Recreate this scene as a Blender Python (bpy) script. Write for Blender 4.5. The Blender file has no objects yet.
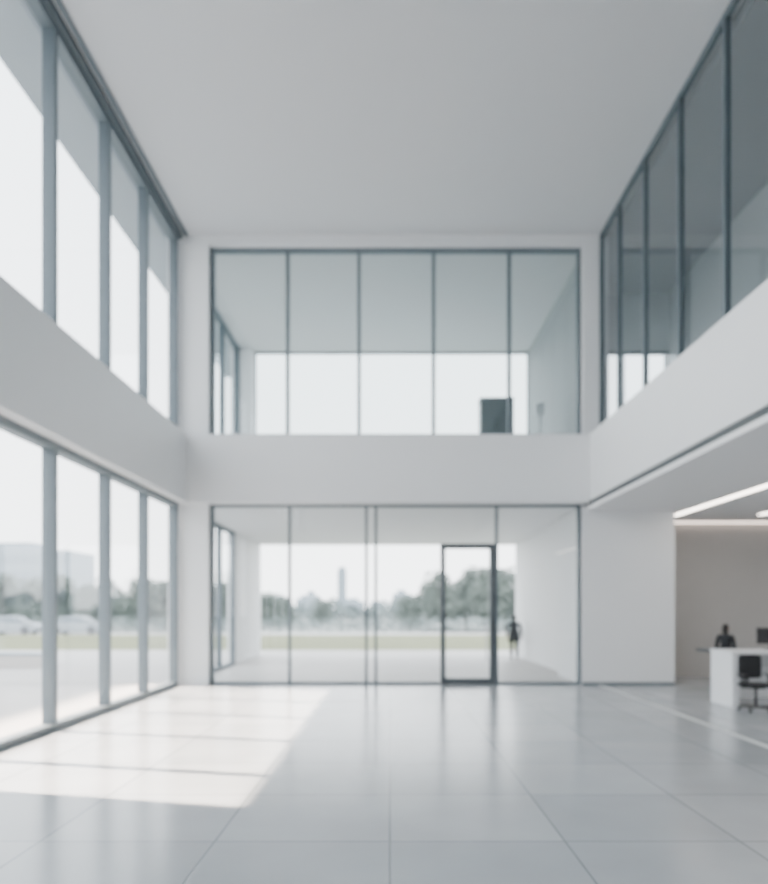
import bpy, bmesh, math, random
from mathutils import Vector, Matrix
random.seed(4)
S=bpy.context.scene
COL=S.collection
try:
    S.view_settings.view_transform='AgX'
    S.view_settings.look='None'
    S.view_settings.exposure=0.08
except Exception as e: print(e)

# ---------------- materials ----------------
def mat(name,col,rough=0.6,metal=0.0,spec=0.5,emit=None,es=0,noise=0.0,nscale=3.0,bump=0.0):
    m=bpy.data.materials.new(name); m.use_nodes=True
    nt=m.node_tree; b=nt.nodes['Principled BSDF']
    b.inputs['Base Color'].default_value=(*col,1)
    b.inputs['Roughness'].default_value=rough
    b.inputs['Metallic'].default_value=metal
    b.inputs['Specular IOR Level'].default_value=spec
    if emit:
        b.inputs['Emission Color'].default_value=(*emit,1)
        b.inputs['Emission Strength'].default_value=es
    if noise>0 or bump>0:
        tc=nt.nodes.new('ShaderNodeTexCoord')
        n=nt.nodes.new('ShaderNodeTexNoise'); n.inputs['Scale'].default_value=nscale; n.inputs['Detail'].default_value=4
        nt.links.new(tc.outputs['Object'],n.inputs['Vector'])
        if noise>0:
            r=nt.nodes.new('ShaderNodeMapRange')
            r.inputs['To Min'].default_value=1-noise; r.inputs['To Max'].default_value=1+noise
            nt.links.new(n.outputs['Fac'],r.inputs['Value'])
            h=nt.nodes.new('ShaderNodeHueSaturation'); h.inputs['Color'].default_value=(*col,1)
            nt.links.new(r.outputs['Result'],h.inputs['Value'])
            nt.links.new(h.outputs['Color'],b.inputs['Base Color'])
        if bump>0:
            bp=nt.nodes.new('ShaderNodeBump'); bp.inputs['Strength'].default_value=bump; bp.inputs['Distance'].default_value=0.02
            nt.links.new(n.outputs['Fac'],bp.inputs['Height']); nt.links.new(bp.outputs['Normal'],b.inputs['Normal'])
    return m

def glassmat(name,tint,refl=1.0,rough=0.02):
    m=bpy.data.materials.new(name); m.use_nodes=True
    nt=m.node_tree; nt.nodes.clear()
    o=nt.nodes.new('ShaderNodeOutputMaterial'); mx=nt.nodes.new('ShaderNodeMixShader')
    t=nt.nodes.new('ShaderNodeBsdfTransparent'); t.inputs['Color'].default_value=(*tint,1)
    g=nt.nodes.new('ShaderNodeBsdfGlossy'); g.inputs['Roughness'].default_value=rough
    g.inputs['Color'].default_value=(0.95,0.97,1,1)
    f=nt.nodes.new('ShaderNodeLayerWeight'); f.inputs['Blend'].default_value=0.5
    p=nt.nodes.new('ShaderNodeMath'); p.operation='POWER'; p.inputs[1].default_value=4.0
    a=nt.nodes.new('ShaderNodeMath'); a.operation='MULTIPLY_ADD'; a.inputs[1].default_value=0.75*refl; a.inputs[2].default_value=0.06*refl
    nt.links.new(f.outputs['Facing'],p.inputs[0]); nt.links.new(p.outputs[0],a.inputs[0])
    nt.links.new(a.outputs[0],mx.inputs[0]); nt.links.new(t.outputs[0],mx.inputs[1]); nt.links.new(g.outputs[0],mx.inputs[2])
    nt.links.new(mx.outputs[0],o.inputs['Surface'])
    return m

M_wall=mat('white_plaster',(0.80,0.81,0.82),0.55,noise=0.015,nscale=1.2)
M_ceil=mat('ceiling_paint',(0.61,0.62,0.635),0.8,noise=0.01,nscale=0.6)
M_beige=mat('beige_plaster',(0.50,0.485,0.47),0.7,noise=0.03)
M_soffit=mat('soffit_paint',(0.84,0.84,0.845),0.7)
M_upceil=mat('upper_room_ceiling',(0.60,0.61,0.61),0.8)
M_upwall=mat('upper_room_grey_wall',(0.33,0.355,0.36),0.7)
M_frame=mat('blue_grey_aluminium',(0.115,0.145,0.165),0.5,metal=0.1)
M_frame_d=mat('dark_aluminium',(0.085,0.10,0.11),0.45,metal=0.2)
M_dark=mat('dark_shadow_gap',(0.06,0.07,0.075),0.6)
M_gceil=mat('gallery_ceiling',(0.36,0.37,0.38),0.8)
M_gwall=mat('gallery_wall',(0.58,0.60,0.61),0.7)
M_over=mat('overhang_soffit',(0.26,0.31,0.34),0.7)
M_glass=glassmat('clear_glass',(0.95,0.97,0.975))
M_glass_up=glassmat('grey_green_glass',(0.73,0.785,0.785))
M_glass_r=glassmat('gallery_glass',(0.66,0.70,0.71),0.9)
M_pave=mat('pale_paving',(0.50,0.475,0.455),0.8,noise=0.06,nscale=0.8)
M_grnd=mat('hazy_ground',(0.30,0.31,0.29),0.95,noise=0.15,nscale=0.05)  # far haze is mixed into this pale grey-green base colour
M_lawn=mat('lawn',(0.185,0.19,0.10),0.95,noise=0.25,nscale=0.4)
M_leaf=mat('hazy_foliage',(0.18,0.215,0.19),0.9,noise=0.4,nscale=0.8)  # aerial haze put into the pale leaf colour
M_leaf2=mat('hazy_far_foliage',(0.25,0.295,0.29),0.9,noise=0.3,nscale=0.3)  # paler still, with more haze put into the leaf colour
M_trunk=mat('bark',(0.16,0.145,0.13),0.9,noise=0.3,nscale=6,bump=0.3)
M_city=mat('hazy_concrete',(0.36,0.41,0.45),0.9,noise=0.08,nscale=0.05)  # haze painted into the pale bluish city, tower and window colours
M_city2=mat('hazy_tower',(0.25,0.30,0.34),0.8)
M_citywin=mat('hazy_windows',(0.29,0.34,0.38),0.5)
M_white=mat('white_laminate',(0.82,0.83,0.845),0.35)
M_black=mat('black_fabric',(0.012,0.013,0.016),0.6)
M_blackp=mat('black_plastic',(0.02,0.02,0.023),0.35)
M_chrome=mat('brushed_steel',(0.45,0.46,0.48),0.25,metal=1.0)
M_skin=mat('skin',(0.42,0.25,0.18),0.5)
M_lip=mat('lips',(0.35,0.12,0.10),0.5)
M_hair=mat('dark_hair',(0.012,0.010,0.010),0.5)
M_coat=mat('dark_coat',(0.014,0.016,0.020),0.8)
M_eye=mat('eye_white',(0.8,0.8,0.8),0.2)
M_strip=mat('led_strip',(1,1,1),0.5,emit=(1.0,0.90,0.80),es=11)
M_cove=mat('warm_led',(1,1,1),0.5,emit=(1.0,0.82,0.70),es=3.0)
M_cab=mat('charcoal_cabinet',(0.21,0.235,0.25),0.45)
M_car=mat('silver_car_paint',(0.34,0.37,0.40),0.3,metal=0.2)
M_card=mat('dark_car_paint',(0.18,0.21,0.24),0.3,metal=0.2)
M_tire=mat('rubber',(0.10,0.10,0.11),0.8)

def tile_mat(name,c1,c2,cm,w,h,rough,spec,mort=0.008):
    m=bpy.data.materials.new(name); m.use_nodes=True
    nt=m.node_tree; b=nt.nodes['Principled BSDF']
    tc=nt.nodes.new('ShaderNodeTexCoord')
    br=nt.nodes.new('ShaderNodeTexBrick')
    br.offset=0.0; br.squash=1.0
    br.inputs['Color1'].default_value=(*c1,1); br.inputs['Color2'].default_value=(*c2,1); br.inputs['Mortar'].default_value=(*cm,1)
    br.inputs['Scale'].default_value=1.0; br.inputs['Mortar Size'].default_value=mort; br.inputs['Mortar Smooth'].default_value=0.3
    br.inputs['Brick Width'].default_value=w; br.inputs['Row Height'].default_value=h
    nt.links.new(tc.outputs['Object'],br.inputs['Vector'])
    n=nt.nodes.new('ShaderNodeTexNoise'); n.inputs['Scale'].default_value=0.9; n.inputs['Detail'].default_value=6
    nt.links.new(tc.outputs['Object'],n.inputs['Vector'])
    r=nt.nodes.new('ShaderNodeMapRange'); r.inputs['To Min'].default_value=0.84; r.inputs['To Max'].default_value=1.16
    nt.links.new(n.outputs['Fac'],r.inputs['Value'])
    hs=nt.nodes.new('ShaderNodeHueSaturation'); nt.links.new(br.outputs['Color'],hs.inputs['Color']); nt.links.new(r.outputs['Result'],hs.inputs['Value'])
    nt.links.new(hs.outputs['Color'],b.inputs['Base Color'])
    r2=nt.nodes.new('ShaderNodeMapRange'); r2.inputs['To Min'].default_value=rough*0.8; r2.inputs['To Max'].default_value=rough*1.25
    nt.links.new(n.outputs['Fac'],r2.inputs['Value']); nt.links.new(r2.outputs['Result'],b.inputs['Roughness'])
    b.inputs['Specular IOR Level'].default_value=spec
    bp=nt.nodes.new('ShaderNodeBump'); bp.inputs['Strength'].default_value=0.4; bp.inputs['Distance'].default_value=0.003; bp.invert=True
    nt.links.new(br.outputs['Fac'],bp.inputs['Height']); nt.links.new(bp.outputs['Normal'],b.inputs['Normal'])
    return m
M_floor=tile_mat('polished_stone_tile',(0.355,0.38,0.40),(0.43,0.45,0.47),(0.20,0.22,0.235),1.5,1.5,0.20,0.55,0.011)
M_terr=tile_mat('terrace_tile',(0.50,0.48,0.465),(0.54,0.52,0.50),(0.38,0.37,0.36),1.5,1.5,0.45,0.4)

# ---------------- helpers ----------------
def link(o,parent=None):
    COL.objects.link(o)
    if parent: o.parent=parent
    return o
def empty(name,loc=(0,0,0)):
    e=bpy.data.objects.new(name,None); e.location=loc; e.empty_display_size=0.2
    COL.objects.link(e); return e
def meshobj(name,bm,mats,parent=None,loc=None,smooth=False):
    me=bpy.data.meshes.new(name); bm.to_mesh(me); bm.free()
    if not isinstance(mats,(list,tuple)): mats=[mats]
    for m in mats: me.materials.append(m)
    if smooth:
        for p in me.polygons: p.use_smooth=True
    o=bpy.data.objects.new(name,me); link(o,parent)
    if loc is not None: o.location=loc
    return o
def bmbox(bm,x0,x1,y0,y1,z0,z1,mi=0):
    r=bmesh.ops.create_cube(bm,size=1.0)
    vs=r['verts']
    for v in vs:
        v.co=Vector(((x0+x1)/2+v.co.x*(x1-x0),(y0+y1)/2+v.co.y*(y1-y0),(z0+z1)/2+v.co.z*(z1-z0)))
    for f in set(f for v in vs for f in v.link_faces): f.material_index=mi
    return vs
def bmcyl(bm,p,r1,r2,h,seg=16,mi=0,rot=None):
    m=Matrix.Translation(p)
    if rot is not None: m=m@rot
    r=bmesh.ops.create_cone(bm,cap_ends=True,segments=seg,radius1=r1,radius2=r2,depth=h,matrix=m)
    for f in set(f for v in r['verts'] for f in v.link_faces): f.material_index=mi
    return r['verts']
def box(name,x0,x1,y0,y1,z0,z1,m,parent=None,bevel=0.0):
    bm=bmesh.new()
    cx,cy,cz=(x0+x1)/2,(y0+y1)/2,(z0+z1)/2
    bmbox(bm,x0-cx,x1-cx,y0-cy,y1-cy,z0-cz,z1-cz)
    if bevel>0: bmesh.ops.bevel(bm,geom=bm.edges[:],offset=bevel,segments=2,affect='EDGES')
    o=meshobj(name,bm,m,None,(cx,cy,cz))
    if parent:
        o.parent=parent; o.location=Vector((cx,cy,cz))-parent.location
    return o
def plane_x(name,X,y0,y1,z0,z1,m,parent):
    bm=bmesh.new(); vs=[bm.verts.new(Vector(c)-parent.location) for c in ((X,y0,z0),(X,y1,z0),(X,y1,z1),(X,y0,z1))]
    bm.faces.new(vs); return meshobj(name,bm,m,parent)
def plane_y(name,Y,x0,x1,z0,z1,m,parent):
    bm=bmesh.new(); vs=[bm.verts.new(Vector(c)-parent.location) for c in ((x0,Y,z0),(x1,Y,z0),(x1,Y,z1),(x0,Y,z1))]
    bm.faces.new(vs); return meshobj(name,bm,m,parent)

wn=[0]
def glaz_x(X,ys,z0,z1,gm,fm=None,w=0.11,d=0.16,rail=0.09,head=None):
    fm=fm or M_frame; wn[0]+=1; head=head or rail
    y0,y1=min(ys),max(ys)
    e=empty('window_%d'%wn[0],(X,(y0+y1)/2,z0))
    plane_x('glass',X,y0,y1,z0+rail*0.5,z1-rail*0.5,gm,e)
    box('sill_rail',X-d/2,X+d/2,y0,y1,z0,z0+rail,fm,e)
    box('head_rail',X-d/2,X+d/2,y0,y1,z1-head,z1,fm,e)
    for i,y in enumerate(ys):
        box('mullion_%d'%(i+1),X-d/2-0.004,X+d/2+0.004,y-w/2,y+w/2,z0+0.001,z1-0.001,fm,e)
    return e
def glaz_y(Y,xs,z0,z1,gm,fm=None,w=0.09,d=0.14,rail=0.08,holes=None):
    fm=fm or M_frame; wn[0]+=1
    x0,x1=min(xs),max(xs)
    e=empty('window_%d'%wn[0],((x0+x1)/2,Y,z0))
    if holes:
        hx0,hx1,hz=holes
        plane_y('glass_a',Y,x0,hx0,z0,z1,gm,e); plane_y('glass_b',Y,hx1,x1,z0,z1,gm,e); plane_y('glass_c',Y,hx0,hx1,hz,z1,gm,e)
        box('sill_rail_a',x0,hx0,Y-d/2,Y+d/2,z0,z0+rail,fm,e); box('sill_rail_b',hx1,x1,Y-d/2,Y+d/2,z0,z0+rail,fm,e)
    else:
        plane_y('glass',Y,x0,x1,z0,z1,gm,e)
        box('sill_rail',x0,x1,Y-d/2,Y+d/2,z0,z0+rail,fm,e)
    box('head_rail',x0,x1,Y-d/2,Y+d/2,z1-rail,z1,fm,e)
    for i,x in enumerate(xs):
        xx=min(max(x,x0+w/2),x1-w/2)
        box('mullion_%d'%(i+1),xx-w/2,xx+w/2,Y-d/2-0.004,Y+d/2+0.004,z0+0.001,z1-0.001,fm,e)
    return e

# ---------------- shell ----------------
YB=-8.0; D=18.2; XW=-5.54; ZC=11.65; B0=4.70; B1=6.45
bm=bmesh.new()
bmbox(bm,-5.75,13.2,YB,D+0.1,-0.2,0.0); bmbox(bm,7.4,13.2,D+0.1,20.8,-0.2,0.0)
meshobj('floor',bm,M_floor)
box('terrace_floor',-5.75,5.6,D+0.1,31.0,-0.2,-0.002,M_terr)
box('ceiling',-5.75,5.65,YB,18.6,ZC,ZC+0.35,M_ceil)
box('wall_left_spandrel',-5.75,-5.2,YB,18.1,B0,B1,M_wall,bevel=0.01)
box('wall_left_pier',-5.75,-5.3,6.6,7.8,0,B0,M_wall)
box('wall_corner_left',-5.75,-4.70,18.1,18.6,0,ZC,M_wall)
box('wall_back',-5.75,13.2,YB-0.3,YB,0,ZC,M_wall)
glaz_x(XW,[7.86,9.24,11.4,13.6,15.72,17.92],0,B0,M_glass,rail=0.12,w=0.11,d=0.2)
glaz_x(XW,[YB+.1,-5.4,-3.0,-0.6,1.8,4.2,6.54],0,B0,M_glass,rail=0.12,w=0.11,d=0.2)
glaz_x(XW,[YB+.1,-5.8,-3.6,-1.5,0.7,2.8,4.95,7.1,9.24,11.4,13.6,15.72,17.92],B1,ZC-0.12,M_glass,rail=0.14,w=0.11,d=0.2)
box('trim_left_ceiling',-5.70,-5.36,YB,18.1,ZC-0.12,ZC,M_frame)
box('trim_left_cove',-5.30,-5.22,YB,18.1,ZC-0.05,ZC,M_frame)
box('roof_overhang',-6.78,-5.75,YB,29,11.55,12.0,M_over)
box('wall_far_spandrel',-5.2,5.1,17.9,18.6,B0,B1,M_wall,bevel=0.01)
box('wall_far_header',-4.70,5.0,18.1,18.6,11.40,ZC,M_wall)
box('wall_corner_right',5.0,5.65,18.1,18.6,B1,ZC,M_wall)
box('wall_right_block',5.0,7.4,18.2,20.8,0,B0-0.05,M_wall)
box('baseboard_right',5.0,7.4,18.17,18.2,0,0.07,M_frame)
upx=[-4.68,-2.68,-0.81,1.14,3.12,4.98]
glaz_y(18.35,upx,B1,11.40,M_glass_up,rail=0.1,w=0.09)
glaz_y(18.35,[-4.68,-2.63,-0.62,-0.37,2.79,4.98],0,B0,M_glass,w=0.07,rail=0.06,holes=(1.30,2.76,3.70))
e=empty('door_1',(2.03,18.35,0))
for n,a in (('jamb_left',(1.32,1.45,0,3.68)),('jamb_right',(2.61,2.74,0,3.68))):
    box(n,a[0],a[1],18.25,18.45,a[2],a[3],M_frame_d,e)
box('head',1.45,2.61,18.25,18.45,3.55,3.68,M_frame_d,e)
box('bottom_rail',1.45,2.61,18.28,18.42,0.01,0.16,M_frame_d,e)
plane_y('glass',18.35,1.45,2.61,0.16,3.55,M_glass,e)
bm=bmesh.new(); bmcyl(bm,Vector((0,0,0)),0.02,0.02,1.0,12)
bmcyl(bm,Vector((0,0.04,0.4)),0.012,0.012,0.09,8,rot=Matrix.Rotation(math.pi/2,4,'X')); bmcyl(bm,Vector((0,0.04,-0.4)),0.012,0.012,0.09,8,rot=Matrix.Rotation(math.pi/2,4,'X'))
meshobj('pull_handle',bm,M_chrome,e,Vector((2.50-2.03,-0.14,1.15)))
box('terrace_canopy_slab',-5.75,5.65,18.6,29.8,B0-0.02,B1-0.1,M_wall)
box('wall_terrace_right',5.33,5.65,20.8,29.8,0,B0-0.02,M_wall)
box('wall_terrace_left',-5.75,-5.5,24.7,29.8,0,B0-0.02,M_wall)
glaz_x(XW,[18.7,20.7,22.7,24.66],0,B0-0.02,M_glass,rail=0.1)
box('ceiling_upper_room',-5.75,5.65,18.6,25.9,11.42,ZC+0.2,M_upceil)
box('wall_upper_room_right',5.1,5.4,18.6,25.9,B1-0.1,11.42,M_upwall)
box('wall_upper_room_pier',-5.75,-4.98,25.3,25.9,B1-0.1,11.42,M_wall)
glaz_x(XW,[18.7,20.9,23.1,25.25],B1-0.1,11.42,M_glass,rail=0.12)
glaz_y(25.85,[-4.98,5.1],B1-0.1,11.42,M_glass,w=0.04,rail=0.04)
box('wall_right_spandrel',5.1,5.65,YB,18.1,B0+0.05,B1,M_wall,bevel=0.01)
box('trim_shadow_gap',5.13,5.6,YB,17.9,B0-0.07,B0+0.05,M_dark)
box('ceiling_right_wing',5.12,13.2,YB,18.2,B0-0.17,B0-0.07,M_soffit)
box('ceiling_right_recess',7.4,13.2,18.2,20.8,B0-0.17,B0-0.07,M_soffit)
box('wall_right_recess',7.4,13.2,20.6,20.8,0,B0-0.17,M_beige)
box('wall_right',13.0,13.2,YB,20.6,0,B0-0.17,M_wall)
box('floor_gallery',5.65,8.6,YB,21.2,B0,B1-0.02,M_gwall)
box('ceiling_gallery',5.65,8.6,YB,21.2,11.42,11.8,M_gceil)
box('wall_gallery',8.35,8.6,YB,21.2,B1-0.02,11.42,M_gwall)
box('wall_gallery_end',5.65,8.35,21.0,21.2,9.7,11.42,M_gwall)
glaz_y(21.05,[5.65,7.0,8.35],B1-0.02,9.7,M_glass)
glaz_x(5.46,[YB+.1,-5,-3.1,-1.3,0.5,2.3,4.1,5.9,7.7,9.5,11.35,13.15,14.95,16.65,18.05],B1,ZC,M_glass_r,fm=M_frame,w=0.06,d=0.1,rail=0.1)
box('trim_floor_inlay',5.38,5.50,YB,18.15,0.0,0.004,M_gwall)

def strip(x,y0,y1):
    e=empty('linear_ceiling_light',(x,(y0+y1)/2,B0-0.18))
    z=B0-0.17
    box('housing',x-0.11,x+0.11,y0-0.03,y1+0.03,z-0.012,z+0.0,M_white,e)
    box('diffuser',x-0.08,x+0.08,y0,y1,z-0.022,z-0.012,M_strip,e)
strip(7.75,4.0,19.1); strip(10.0,4.0,18.9)
box('cove_light',7.5,12.9,20.45,20.52,B0-0.22,B0-0.17,M_cove)

# ---------------- reception furniture ----------------
def desk(x0,x1,y0,y1):
    e=empty('reception_desk',((x0+x1)/2,(y0+y1)/2,0))
    box('end_panel_left',x0,x0+0.14,y0,y1,0,1.08,M_white,e,0.008)
    box('end_panel_right',x1-0.14,x1,y0,y1,0,1.08,M_white,e,0.008)
    box('worktop',x0-0.02,x1+0.02,y0-0.02,y1+0.02,1.08,1.13,M_white,e,0.008)
    box('modesty_panel',x0+0.14,x1-0.14,y1-0.2,y1-0.15,0.12,1.08,M_white,e)
    box('shelf',x0+0.14,x1-0.14,y1-0.55,y1-0.2,0.70,0.74,M_white,e)
desk(6.85,9.9,14.0,14.95)
def office_chair(x,y,rz):
    e=empty('office_chair',(x,y,0)); e.rotation_euler=(0,0,rz)
    bm=bmesh.new()
    for k in range(5):
        a=k*2*math.pi/5
        vs=bmbox(bm,0.0,0.30,-0.02,0.02,0.075,0.105)
        bmesh.ops.rotate(bm,verts=vs,cent=(0,0,0),matrix=Matrix.Rotation(a,3,'Z'))
        bmesh.ops.create_icosphere(bm,subdivisions=2,radius=0.032,matrix=Matrix.Translation((0.29*math.cos(a),0.29*math.sin(a),0.032)))
    bmcyl(bm,Vector((0,0,0.27)),0.035,0.025,0.36,16)
    bmbox(bm,-0.12,0.12,-0.1,0.1,0.44,0.47)
    meshobj('base',bm,M_blackp,e)
    def cushion(name,x0,x1,y0,y1,z0,z1,rx=0,curve=0):
        bm=bmesh.new(); bmbox(bm,x0,x1,y0,y1,z0,z1)
        bmesh.ops.subdivide_edges(bm,edges=bm.edges[:],cuts=4,use_grid_fill=True)
        cx=(x0+x1)/2
        for v in bm.verts: v.co.y-=curve*((v.co.x-cx)/((x1-x0)/2))**2
        o=meshobj(name,bm,M_black,e,smooth=True)
        b=o.modifiers.new('b','SUBSURF'); b.levels=b.render_levels=1
    cushion('seat',-0.25,0.25,-0.24,0.24,0.47,0.55)
    cushion('backrest',-0.24,0.24,0.20,0.26,0.62,1.08,0,0.05)
    bm=bmesh.new(); bmbox(bm,-0.03,0.03,0.05,0.29,0.455,0.475); bmbox(bm,-0.03,0.03,0.25,0.275,0.455,0.9)
    for s in (-1,1):
        bmbox(bm,s*0.28-0.02,s*0.28+0.02,-0.02,0.02,0.46,0.70); bmbox(bm,s*0.28-0.03,s*0.28+0.03,-0.14,0.13,0.70,0.725)
        bmbox(bm,min(0,s*0.29),max(0,s*0.29),-0.02,0.02,0.452,0.468)
    meshobj('bracket_and_arms',bm,M_blackp,e)
    return e
office_chair(7.08,13.55,math.pi+0.1).rotation_euler=(0,0,0.15+math.pi*0)
mon=empty('monitor',(7.95,14.6,1.13))
bm=bmesh.new(); bmbox(bm,-0.3,0.3,-0.018,0.018,0.12,0.46); meshobj('screen',bm,M_blackp,mon)
bm=bmesh.new(); bmbox(bm,-0.11,0.11,-0.07,0.09,0,0.012); bmbox(bm,-0.025,0.025,0.018,0.04,0.012,0.25)
meshobj('stand',bm,M_blackp,mon)
e=empty('counter_table',(9.2,16.4,0))
box('top',7.3,10.9,16.1,16.7,0.99,1.04,M_frame_d,e,0.006)
for i,(x,y) in enumerate(((8.2,16.2),(10.5,16.2),(8.2,16.6),(10.5,16.6))): box('leg_%d'%(i+1),x-0.03,x+0.03,y-0.03,y+0.03,0,0.99,M_frame_d,e)
box('drawer_unit',8.6,9.9,16.2,16.65,0.15,0.99,M_white,e)
for i in range(4): box('drawer_foot_%d'%i,[8.65,9.8][i%2],[8.65,9.8][i%2]+.05,[16.25,16.55][i//2],[16.25,16.55][i//2]+.05,0,0.15,M_frame_d,e)

zb=B1-0.1
e=empty('storage_cabinet',(3.2,20.3,zb))
box('carcass',2.60,3.55,20.05,20.6,zb+0.06,8.0,M_cab,e,0.006)
box('plinth',2.64,3.51,20.09,20.56,zb,zb+0.06,M_blackp,e)
box('top_panel',2.58,3.57,20.03,20.62,8.0,8.03,M_frame_d,e)
for i in range(2):
    box('cabinet_front_%d'%i,2.62+i*0.46,3.06+i*0.46,20.03,20.05,zb+0.1,7.96,M_cab,e); box('pull_%d'%i,3.0+i*0.10,3.02+i*0.10,20.0,20.03,7.1,7.4,M_chrome,e)
e=empty('pedestal_stand',(4.35,20.3,zb)); bm=bmesh.new()
bmcyl(bm,Vector((0,0,0.015)),0.16,0.16,0.03,24); bmcyl(bm,Vector((0,0,0.7)),0.035,0.035,1.35,16); bmbox(bm,-0.12,0.12,-0.03,0.03,1.25,1.6)
meshobj('stand_body',bm,M_white,e)

# ---------------- people ----------------
def skin_obj(name,pts,edges,radii,m,parent,root=0,sub=2):
    me=bpy.data.meshes.new(name); me.from_pydata([Vector(p) for p in pts],edges,[]); me.materials.append(m)
    o=bpy.data.objects.new(name,me); link(o,parent)
    sk=o.modifiers.new('skin','SKIN'); sk.use_smooth_shade=True
    for i,r in enumerate(radii):
        sv=me.skin_vertices[0].data[i]
        sv.radius=r if isinstance(r,tuple) else (r,r); sv.use_root=(i==root)
    s=o.modifiers.new('sub','SUBSURF'); s.levels=s.render_levels=sub
    return o
def person(name,loc,rz,h=1.70,stride=0.22,longhair=False,arm_fwd=0.1,bulk=1.0):
    k=h/1.72
    e=empty(name,loc); e.rotation_euler=(0,0,rz); e.scale=(k*bulk,k*bulk,k)
    P=[];R=[];E=[]
    def add(p,r,par=None):
        P.append(p);R.append(r)
        if par is not None: E.append((par,len(P)-1))
        return len(P)-1
    pel=add((0,0,0.95),(0.155,0.11)); wa=add((0,0.0,1.08),(0.14,0.11),pel); ch=add((0,0,1.27),(0.175,0.125),wa); ub=add((0,0.01,1.39),(0.14,0.09),ch); nk=add((0,0.01,1.45),0.06,ub)
    add((0,0.0,1.50),0.052,nk)
    wr={}
    for s in (-1,1):
        f=arm_fwd*s
        sh=add((s*0.185,0.01,1.40),0.066,ub); el=add((s*0.245,0.02-f*0.5,1.12),0.052,sh)
        w=add((s*0.25,-0.06-f*1.3,0.88),0.036,el); wr[s]=P[w]
    add_legs=[]
    for s in (-1,1):
        g=-s*stride
        hp=add((s*0.095,0,0.88),(0.098,0.10),pel); kn=add((s*0.10,-0.03-g*0.5,0.49),0.066,hp); an=add((s*0.10,(-g if g>0 else -g+0.03),0.11 if g>=0 else 0.13),0.05,kn)
        add_legs.append(P[an])
    skin_obj('clothed_body',P,E,R,M_coat,e)
    for i,a in enumerate(add_legs):
        skin_obj('shoe_%d'%(i+1),[(a[0],a[1]+0.045,0.045),(a[0],a[1]-0.02,0.05),(a[0],a[1]-0.11,0.038),(a[0],a[1]-0.18,0.03),(a[0],a[1],0.11)],[(0,1),(1,2),(2,3),(1,4)],[(0.042,0.042),(0.045,0.045),(0.045,0.036),(0.035,0.026),0.042],M_blackp,e,root=1)
    bm=bmesh.new()
    rings=[(1.12,0.155,0.12),(1.0,0.175,0.14),(0.88,0.19,0.155),(0.70,0.205,0.175)]
    prev=None
    for z,a,b in rings:
        ring=[bm.verts.new((a*math.cos(t*math.pi/12),b*math.sin(t*math.pi/12),z)) for t in range(24)]
        if prev:
            for t in range(24): bm.faces.new((prev[t],prev[(t+1)%24],ring[(t+1)%24],ring[t]))
        prev=ring
    o=meshobj('coat_hem',bm,M_coat,e,smooth=True); sm=o.modifiers.new('s','SOLIDIFY'); sm.thickness=0.01
    for s in (-1,1):
        w=Vector(wr[s])
        HP=[w+Vector((0,0,0.02)),w+Vector((0,-0.005,-0.03)),w+Vector((0,-0.01,-0.085))]; HE=[(0,1),(1,2)]; HR=[(0.024,0.022),(0.022,0.034),(0.018,0.038)]
        skin_obj('palm_%s'%('r' if s<0 else 'l'),HP,HE,HR,M_skin,e,root=1,sub=1)
        for j,(oy,L) in enumerate(((-0.030,0.072),(-0.010,0.08),(0.010,0.075),(0.028,0.060))):
            b=w+Vector((0,oy-0.01,-0.08))
            skin_obj('finger_%s%d'%('r' if s<0 else 'l',j+1),[b,b+Vector((-s*0.004,-0.002,-L*0.5)),b+Vector((-s*0.018,-0.006,-L*0.8)),b+Vector((-s*0.034,-0.008,-L))],[(0,1),(1,2),(2,3)],[0.009,0.0088,0.008,0.007],M_skin,e,sub=1)
        b=w+Vector((0,-0.025,-0.03))
        skin_obj('thumb_%s'%('r' if s<0 else 'l'),[b,b+Vector((-s*0.01,-0.03,-0.025)),b+Vector((-s*0.018,-0.042,-0.06))],[(0,1),(1,2)],[0.012,0.010,0.008],M_skin,e,sub=1)
    H=Vector((0,-0.01,1.60))
    bm=bmesh.new(); bmesh.ops.create_uvsphere(bm,u_segments=28,v_segments=20,radius=1.0)
    for v in bm.verts:
        x,y,z=v.co
        w=0.076; d=0.095
        if z<0: w*=1-0.38*(-z)**1.5; d*=1-0.2*(-z)**1.5; y-=0.12*(-z)
        if y<-0.5 and abs(x)<0.18: y-=0.22*math.exp(-((z+0.18)/0.16)**2)*math.exp(-(x/0.12)**2)
        if y<-0.5: y+=0.10*math.exp(-((z-0.05)/0.12)**2)*math.exp(-((abs(x)-0.38)/0.16)**2)
        v.co=Vector((x*w,y*d,z*0.118))
    meshobj('head',bm,M_skin,e,H,smooth=True)
    for s in (-1,1):
        bm=bmesh.new(); bmesh.ops.create_uvsphere(bm,u_segments=12,v_segments=10,radius=0.0125); meshobj('eye',bm,M_eye,e,H+Vector((s*0.03,-0.078,0.006)),smooth=True)
        bm=bmesh.new(); bmesh.ops.create_uvsphere(bm,u_segments=12,v_segments=10,radius=0.006); meshobj('pupil',bm,M_hair,e,H+Vector((s*0.03,-0.087,0.006)),smooth=True)
        bm=bmesh.new(); bmesh.ops.create_uvsphere(bm,u_segments=12,v_segments=10,radius=1)
        for v in bm.verts: v.co=Vector((v.co.x*0.009,v.co.y*0.018,v.co.z*0.03))
        meshobj('ear',bm,M_skin,e,H+Vector((s*0.077,0.005,-0.005)),smooth=True)
    bm=bmesh.new(); bmesh.ops.create_uvsphere(bm,u_segments=12,v_segments=8,radius=1)
    for v in bm.verts: v.co=Vector((v.co.x*0.024,v.co.y*0.008,v.co.z*0.007))
    meshobj('mouth',bm,M_lip,e,H+Vector((0,-0.088,-0.058)),smooth=True)
    bm=bmesh.new(); bmesh.ops.create_uvsphere(bm,u_segments=28,v_segments=20,radius=1.0)
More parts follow.
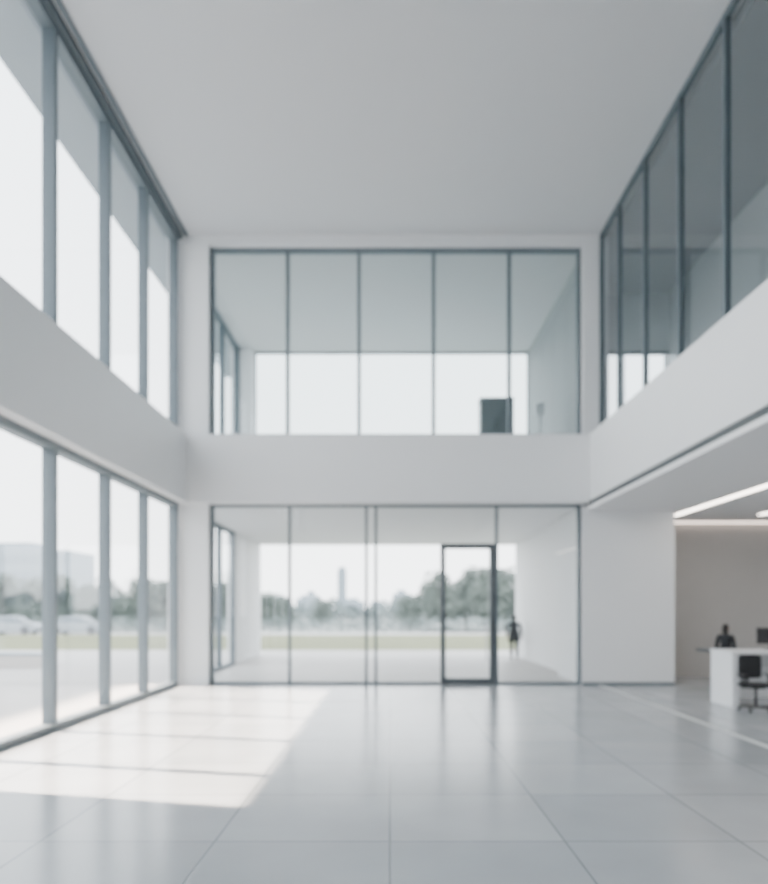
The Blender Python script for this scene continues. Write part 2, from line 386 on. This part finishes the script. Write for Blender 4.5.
    for v in bm.verts:
        x,y,z=v.co
        if y<-0.25 and z<0.55: y*=0.55
        if y<0.1 and z<0.2: x*=0.86; y*=0.5
        if longhair and z<0 and y>-0.1: z*=1.9
        v.co=Vector((x*0.088,y*0.108+0.012,z*0.125+0.014))
    meshobj('hair',bm,M_hair,e,H,smooth=True)
    return e
person('pedestrian',(4.86,27.4,0),math.pi-0.15,1.72,0.18,bulk=1.12)
person('receptionist',(8.25,17.2,0),2.2,1.60,0.0,True,0.0)

# ---------------- outdoors ----------------
box('ground',-700,700,-150,1400,-0.40,-0.25,M_grnd)
bm=bmesh.new()
bmbox(bm,-70,-5.76,-30,33.4,-0.2,-0.01); bmbox(bm,-5.76,60,31,33.4,-0.2,-0.01); bmbox(bm,13.3,60,-30,31,-0.2,-0.01)
meshobj('plaza_paving',bm,M_pave)
bm=bmesh.new(); n=40
g=[[bm.verts.new((-60+i*120/n, 33.5+j*19/n, -0.02+0.28*math.sin(math.pi*j/n)*(0.6+0.4*math.sin(i*0.5)))) for j in range(n+1)] for i in range(n+1)]
for i in range(n):
    for j in range(n): bm.faces.new((g[i][j],g[i+1][j],g[i+1][j+1],g[i][j+1]))
meshobj('lawn',bm,M_lawn,smooth=True)
box('parking_road',-90,60,52.6,58.5,-0.25,-0.08,M_pave)

def leaves(bm,c,rx,ry,rz,n,s,mi=0):
    for _ in range(n):
        u=Vector((random.gauss(0,1),random.gauss(0,1),random.gauss(0,1))).normalized()*(random.random()**0.4)
        p=Vector((c[0]+u.x*rx,c[1]+u.y*ry,max(0.0,c[2]+u.z*rz)))
        a=Vector((random.uniform(-1,1),random.uniform(-1,1),random.uniform(-1,1))).normalized()
        b=a.cross(Vector((random.uniform(-1,1),random.uniform(-1,1),random.uniform(-1,1)))).normalized()
        ss=s*random.uniform(0.6,1.3)
        vs=[bm.verts.new(p+a*ss*0.5),bm.verts.new(p+b*ss*0.35),bm.verts.new(p-a*ss*0.5),bm.verts.new(p-b*ss*0.35)]
        f=bm.faces.new(vs); f.material_index=mi
def tree_mesh(h,r):
    bm=bmesh.new()
    bmcyl(bm,Vector((0,0,h*0.22)),0.16,0.09,h*0.44,10,1)
    for k in range(6):
        a=k*1.05; t=Vector((math.cos(a)*0.6,math.sin(a)*0.6,1)).normalized()
        q=Vector((0,0,1)).rotation_difference(t).to_matrix().to_4x4()
        bmcyl(bm,Vector((0,0,h*0.42))+t*h*0.13,0.07,0.02,h*0.28,6,1,rot=q)
    for k in range(16):
        a=random.uniform(0,6.28); z=h*random.uniform(0.2,0.84); rr=r*random.uniform(0.1,0.75)*(1.1-0.5*z/h)
        q=r*random.uniform(0.38,0.6)
        leaves(bm,(math.cos(a)*rr,math.sin(a)*rr,z),q,q,q*0.75,300,0.30)
    me=bpy.data.meshes.new('tree'); bm.to_mesh(me); bm.free(); me.materials.append(M_leaf); me.materials.append(M_trunk)
    return me
TM=[tree_mesh(6,2.6),tree_mesh(5,2.5),tree_mesh(7,2.8)]
def tree(x,y,i,s=1.0):
    o=bpy.data.objects.new('tree',TM[i]); o.location=(x,y,-0.25); o.rotation_euler=(0,0,random.uniform(0,6)); o.scale=(s,s,s); COL.objects.link(o)
def at(px,Y): return (px-390)/700*Y
for px,Y,i,s in ((428,72,0,0.88),(446,66,2,0.86),(466,70,2,0.95),(486,65,2,0.9),(505,72,0,1.1),(408,78,1,0.75),(530,68,2,0.95),(285,92,1,0.75),(268,84,1,0.85),(322,96,1,0.7),
                 (165,66,0,0.85),(140,64,0,0.9),(112,70,2,0.8),(88,66,0,0.8),(60,72,0,1.0),(36,67,1,1.05),(8,70,2,0.85),(-25,66,0,0.9),(222,70,0,0.85),(240,76,1,0.85)):
    tree(at(px,Y),Y,i,s)
bm=bmesh.new()
for k in range(150):
    x=-150+k*1.75+random.uniform(-1,1); y=random.uniform(104,124); hh=random.uniform(2.0,4.0)
    leaves(bm,(x,y,hh*0.5-0.2),1.9,1.9,hh*0.55,110,0.8)
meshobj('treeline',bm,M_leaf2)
bm=bmesh.new()
for k in range(230):
    leaves(bm,(-66+k*0.55,60.5+random.uniform(-.6,.6),0.55),0.6,0.6,0.7,50,0.25)
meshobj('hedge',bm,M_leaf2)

bm=bmesh.new()
for k in range(46):
    x=-330+k*13+random.uniform(-4,4); y=random.uniform(380,460); w=random.uniform(6,12); h=random.uniform(5,11)
    bmbox(bm,x-w/2,x+w/2,y,y+8,-0.2,h)
    if random.random()<0.4: bmbox(bm,x-w/4,x+w/5,y+1,y+6,h,h+random.uniform(1,2.5))
    for z in range(2,int(h)-1,3): bmbox(bm,x-w/2+0.5,x+w/2-0.5,y-0.1,y,z,z+1.3,1)
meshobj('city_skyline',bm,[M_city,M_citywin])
e=empty('office_tower',(at(342,370),370,-0.25)); bm=bmesh.new()
bmbox(bm,-2.2,2.2,-2.2,2.2,0,22.5); bmbox(bm,-1.5,1.5,-1.5,1.5,22.5,24)
for z in range(1,22,2): bmbox(bm,-2.0,2.0,-2.3,-2.2,z,z+0.9,1)
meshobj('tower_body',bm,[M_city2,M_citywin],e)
e=empty('office_building',(at(30,150),150,-0.25)); bm=bmesh.new()
bmbox(bm,-14,10.5,-6,8,0,14.2); bmbox(bm,-10,2,-3,5,14.2,16)
for z in (1.5,5,8.5,11.5):
    for x in range(-13,10,2): bmbox(bm,x,x+1.4,-6.1,-6.0,z,z+1.6,1)
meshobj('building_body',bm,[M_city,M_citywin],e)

def car(x,y,rz,m):
    e=empty('parked_car',(x,y,-0.08)); e.rotation_euler=(0,0,rz)
    prof=[(-2.15,0.35),(-2.2,0.62),(-2.1,0.85),(-1.55,0.95),(-0.95,1.38),(-0.3,1.47),(0.45,1.42),(1.05,0.98),(1.85,0.86),(2.15,0.68),(2.2,0.38),(1.75,0.25),(-1.8,0.25)]
    bm=bmesh.new()
    def wid(z): return 0.88 if z<0.95 else 0.88-0.22*(z-0.95)/0.5
    L=[bm.verts.new((px,-wid(pz),pz)) for px,pz in prof]; Rr=[bm.verts.new((px,wid(pz),pz)) for px,pz in prof]
    bm.faces.new(L); bm.faces.new(Rr[::-1])
    for i in range(len(prof)):
        j=(i+1)%len(prof); bm.faces.new((L[i],Rr[i],Rr[j],L[j]))
    bmesh.ops.recalc_face_normals(bm,faces=bm.faces[:])
    meshobj('body',bm,m,e)
    bm=bmesh.new()
    for s in (-1,1):
        vs=[bm.verts.new((px,s*(wid(pz)+0.012),pz)) for px,pz in ((-1.35,1.0),(-0.9,1.32),(-0.3,1.40),(0.4,1.35),(0.9,1.0))]; bm.faces.new(vs)
    for a,b in (((1.08,1.0),(0.52,1.40)),((-1.52,0.99),(-1.0,1.36))):
        sx=0.02 if a[0]>0 else -0.02
        vs=[bm.verts.new((a[0]+sx,-0.78,a[1]+.01)),bm.verts.new((a[0]+sx,0.78,a[1]+.01)),bm.verts.new((b[0]+sx,0.62,b[1]+.01)),bm.verts.new((b[0]+sx,-0.62,b[1]+.01))]; bm.faces.new(vs)
    meshobj('car_glass',bm,M_card,e)
    bm=bmesh.new()
    for wx in (-1.35,1.35):
        for s in (-1,1):
            bmcyl(bm,Vector((wx,s*0.80,0.33)),0.33,0.33,0.2,20,0,rot=Matrix.Rotation(math.pi/2,4,'X'))
            bmcyl(bm,Vector((wx,s*0.90,0.33)),0.2,0.18,0.03,12,0,rot=Matrix.Rotation(math.pi/2,4,'X'))
    meshobj('wheels',bm,M_tire,e)
car(at(12,55),55,0.05,M_car); car(at(-20,55.5),55.5,-0.02,M_card); car(at(78,55.4),55.4,0.03,M_car)
e=empty('planter_wall',(-14,22,0)) 
box('wall_body',-24,-11.6,23.4,23.9,-0.005,0.42,M_pave,e); box('coping',-24.05,-11.55,23.35,23.95,0.42,0.48,M_city2,e)

# ---------------- light ----------------
w=bpy.data.worlds.new('World'); S.world=w; w.use_nodes=True; nt=w.node_tree
bg=nt.nodes['Background']
tc=nt.nodes.new('ShaderNodeTexCoord'); sp=nt.nodes.new('ShaderNodeSeparateXYZ'); cr=nt.nodes.new('ShaderNodeValToRGB')
nt.links.new(tc.outputs['Generated'],sp.inputs[0]); nt.links.new(sp.outputs['Z'],cr.inputs['Fac']); nt.links.new(cr.outputs['Color'],bg.inputs['Color'])
cr.color_ramp.elements[0].position=0.0; cr.color_ramp.elements[0].color=(0.955,0.965,0.975,1)
cr.color_ramp.elements[1].position=0.7; cr.color_ramp.elements[1].color=(0.86,0.925,1.0,1)
bg.inputs['Strength'].default_value=5.8

sd=Vector((4.30,-0.95,-4.75)).normalized()
tgt=Vector((-5.5,12.85,2.4))
L=bpy.data.lights.new('sun_beam','AREA'); L.shape='RECTANGLE'; L.size=11.2; L.size_y=5.2; L.spread=math.radians(2.2); L.energy=3000; L.color=(1.0,0.82,0.68)  # area lamp standing in for the sun, shaped to miss the upper windows
lo=bpy.data.objects.new('sun_beam',L); COL.objects.link(lo); lo.location=tgt-sd*22
zax=-sd; xax=Vector((0,1,0)); xax=(xax-zax*xax.dot(zax)).normalized(); yax=zax.cross(xax)
lo.rotation_euler=Matrix((xax,yax,zax)).transposed().to_euler()

# ---------------- camera ----------------
c=bpy.data.cameras.new('camera'); co=bpy.data.objects.new('camera',c); COL.objects.link(co); S.camera=co
co.location=(0,0,2.0); co.rotation_euler=(math.pi/2,0,0)
c.sensor_fit='HORIZONTAL'; c.sensor_width=36; c.lens=700/768*36
c.shift_x=-6/768; c.shift_y=166/768; c.clip_end=3000
c.dof.use_dof=True; c.dof.focus_distance=3.0; c.dof.aperture_fstop=1.2
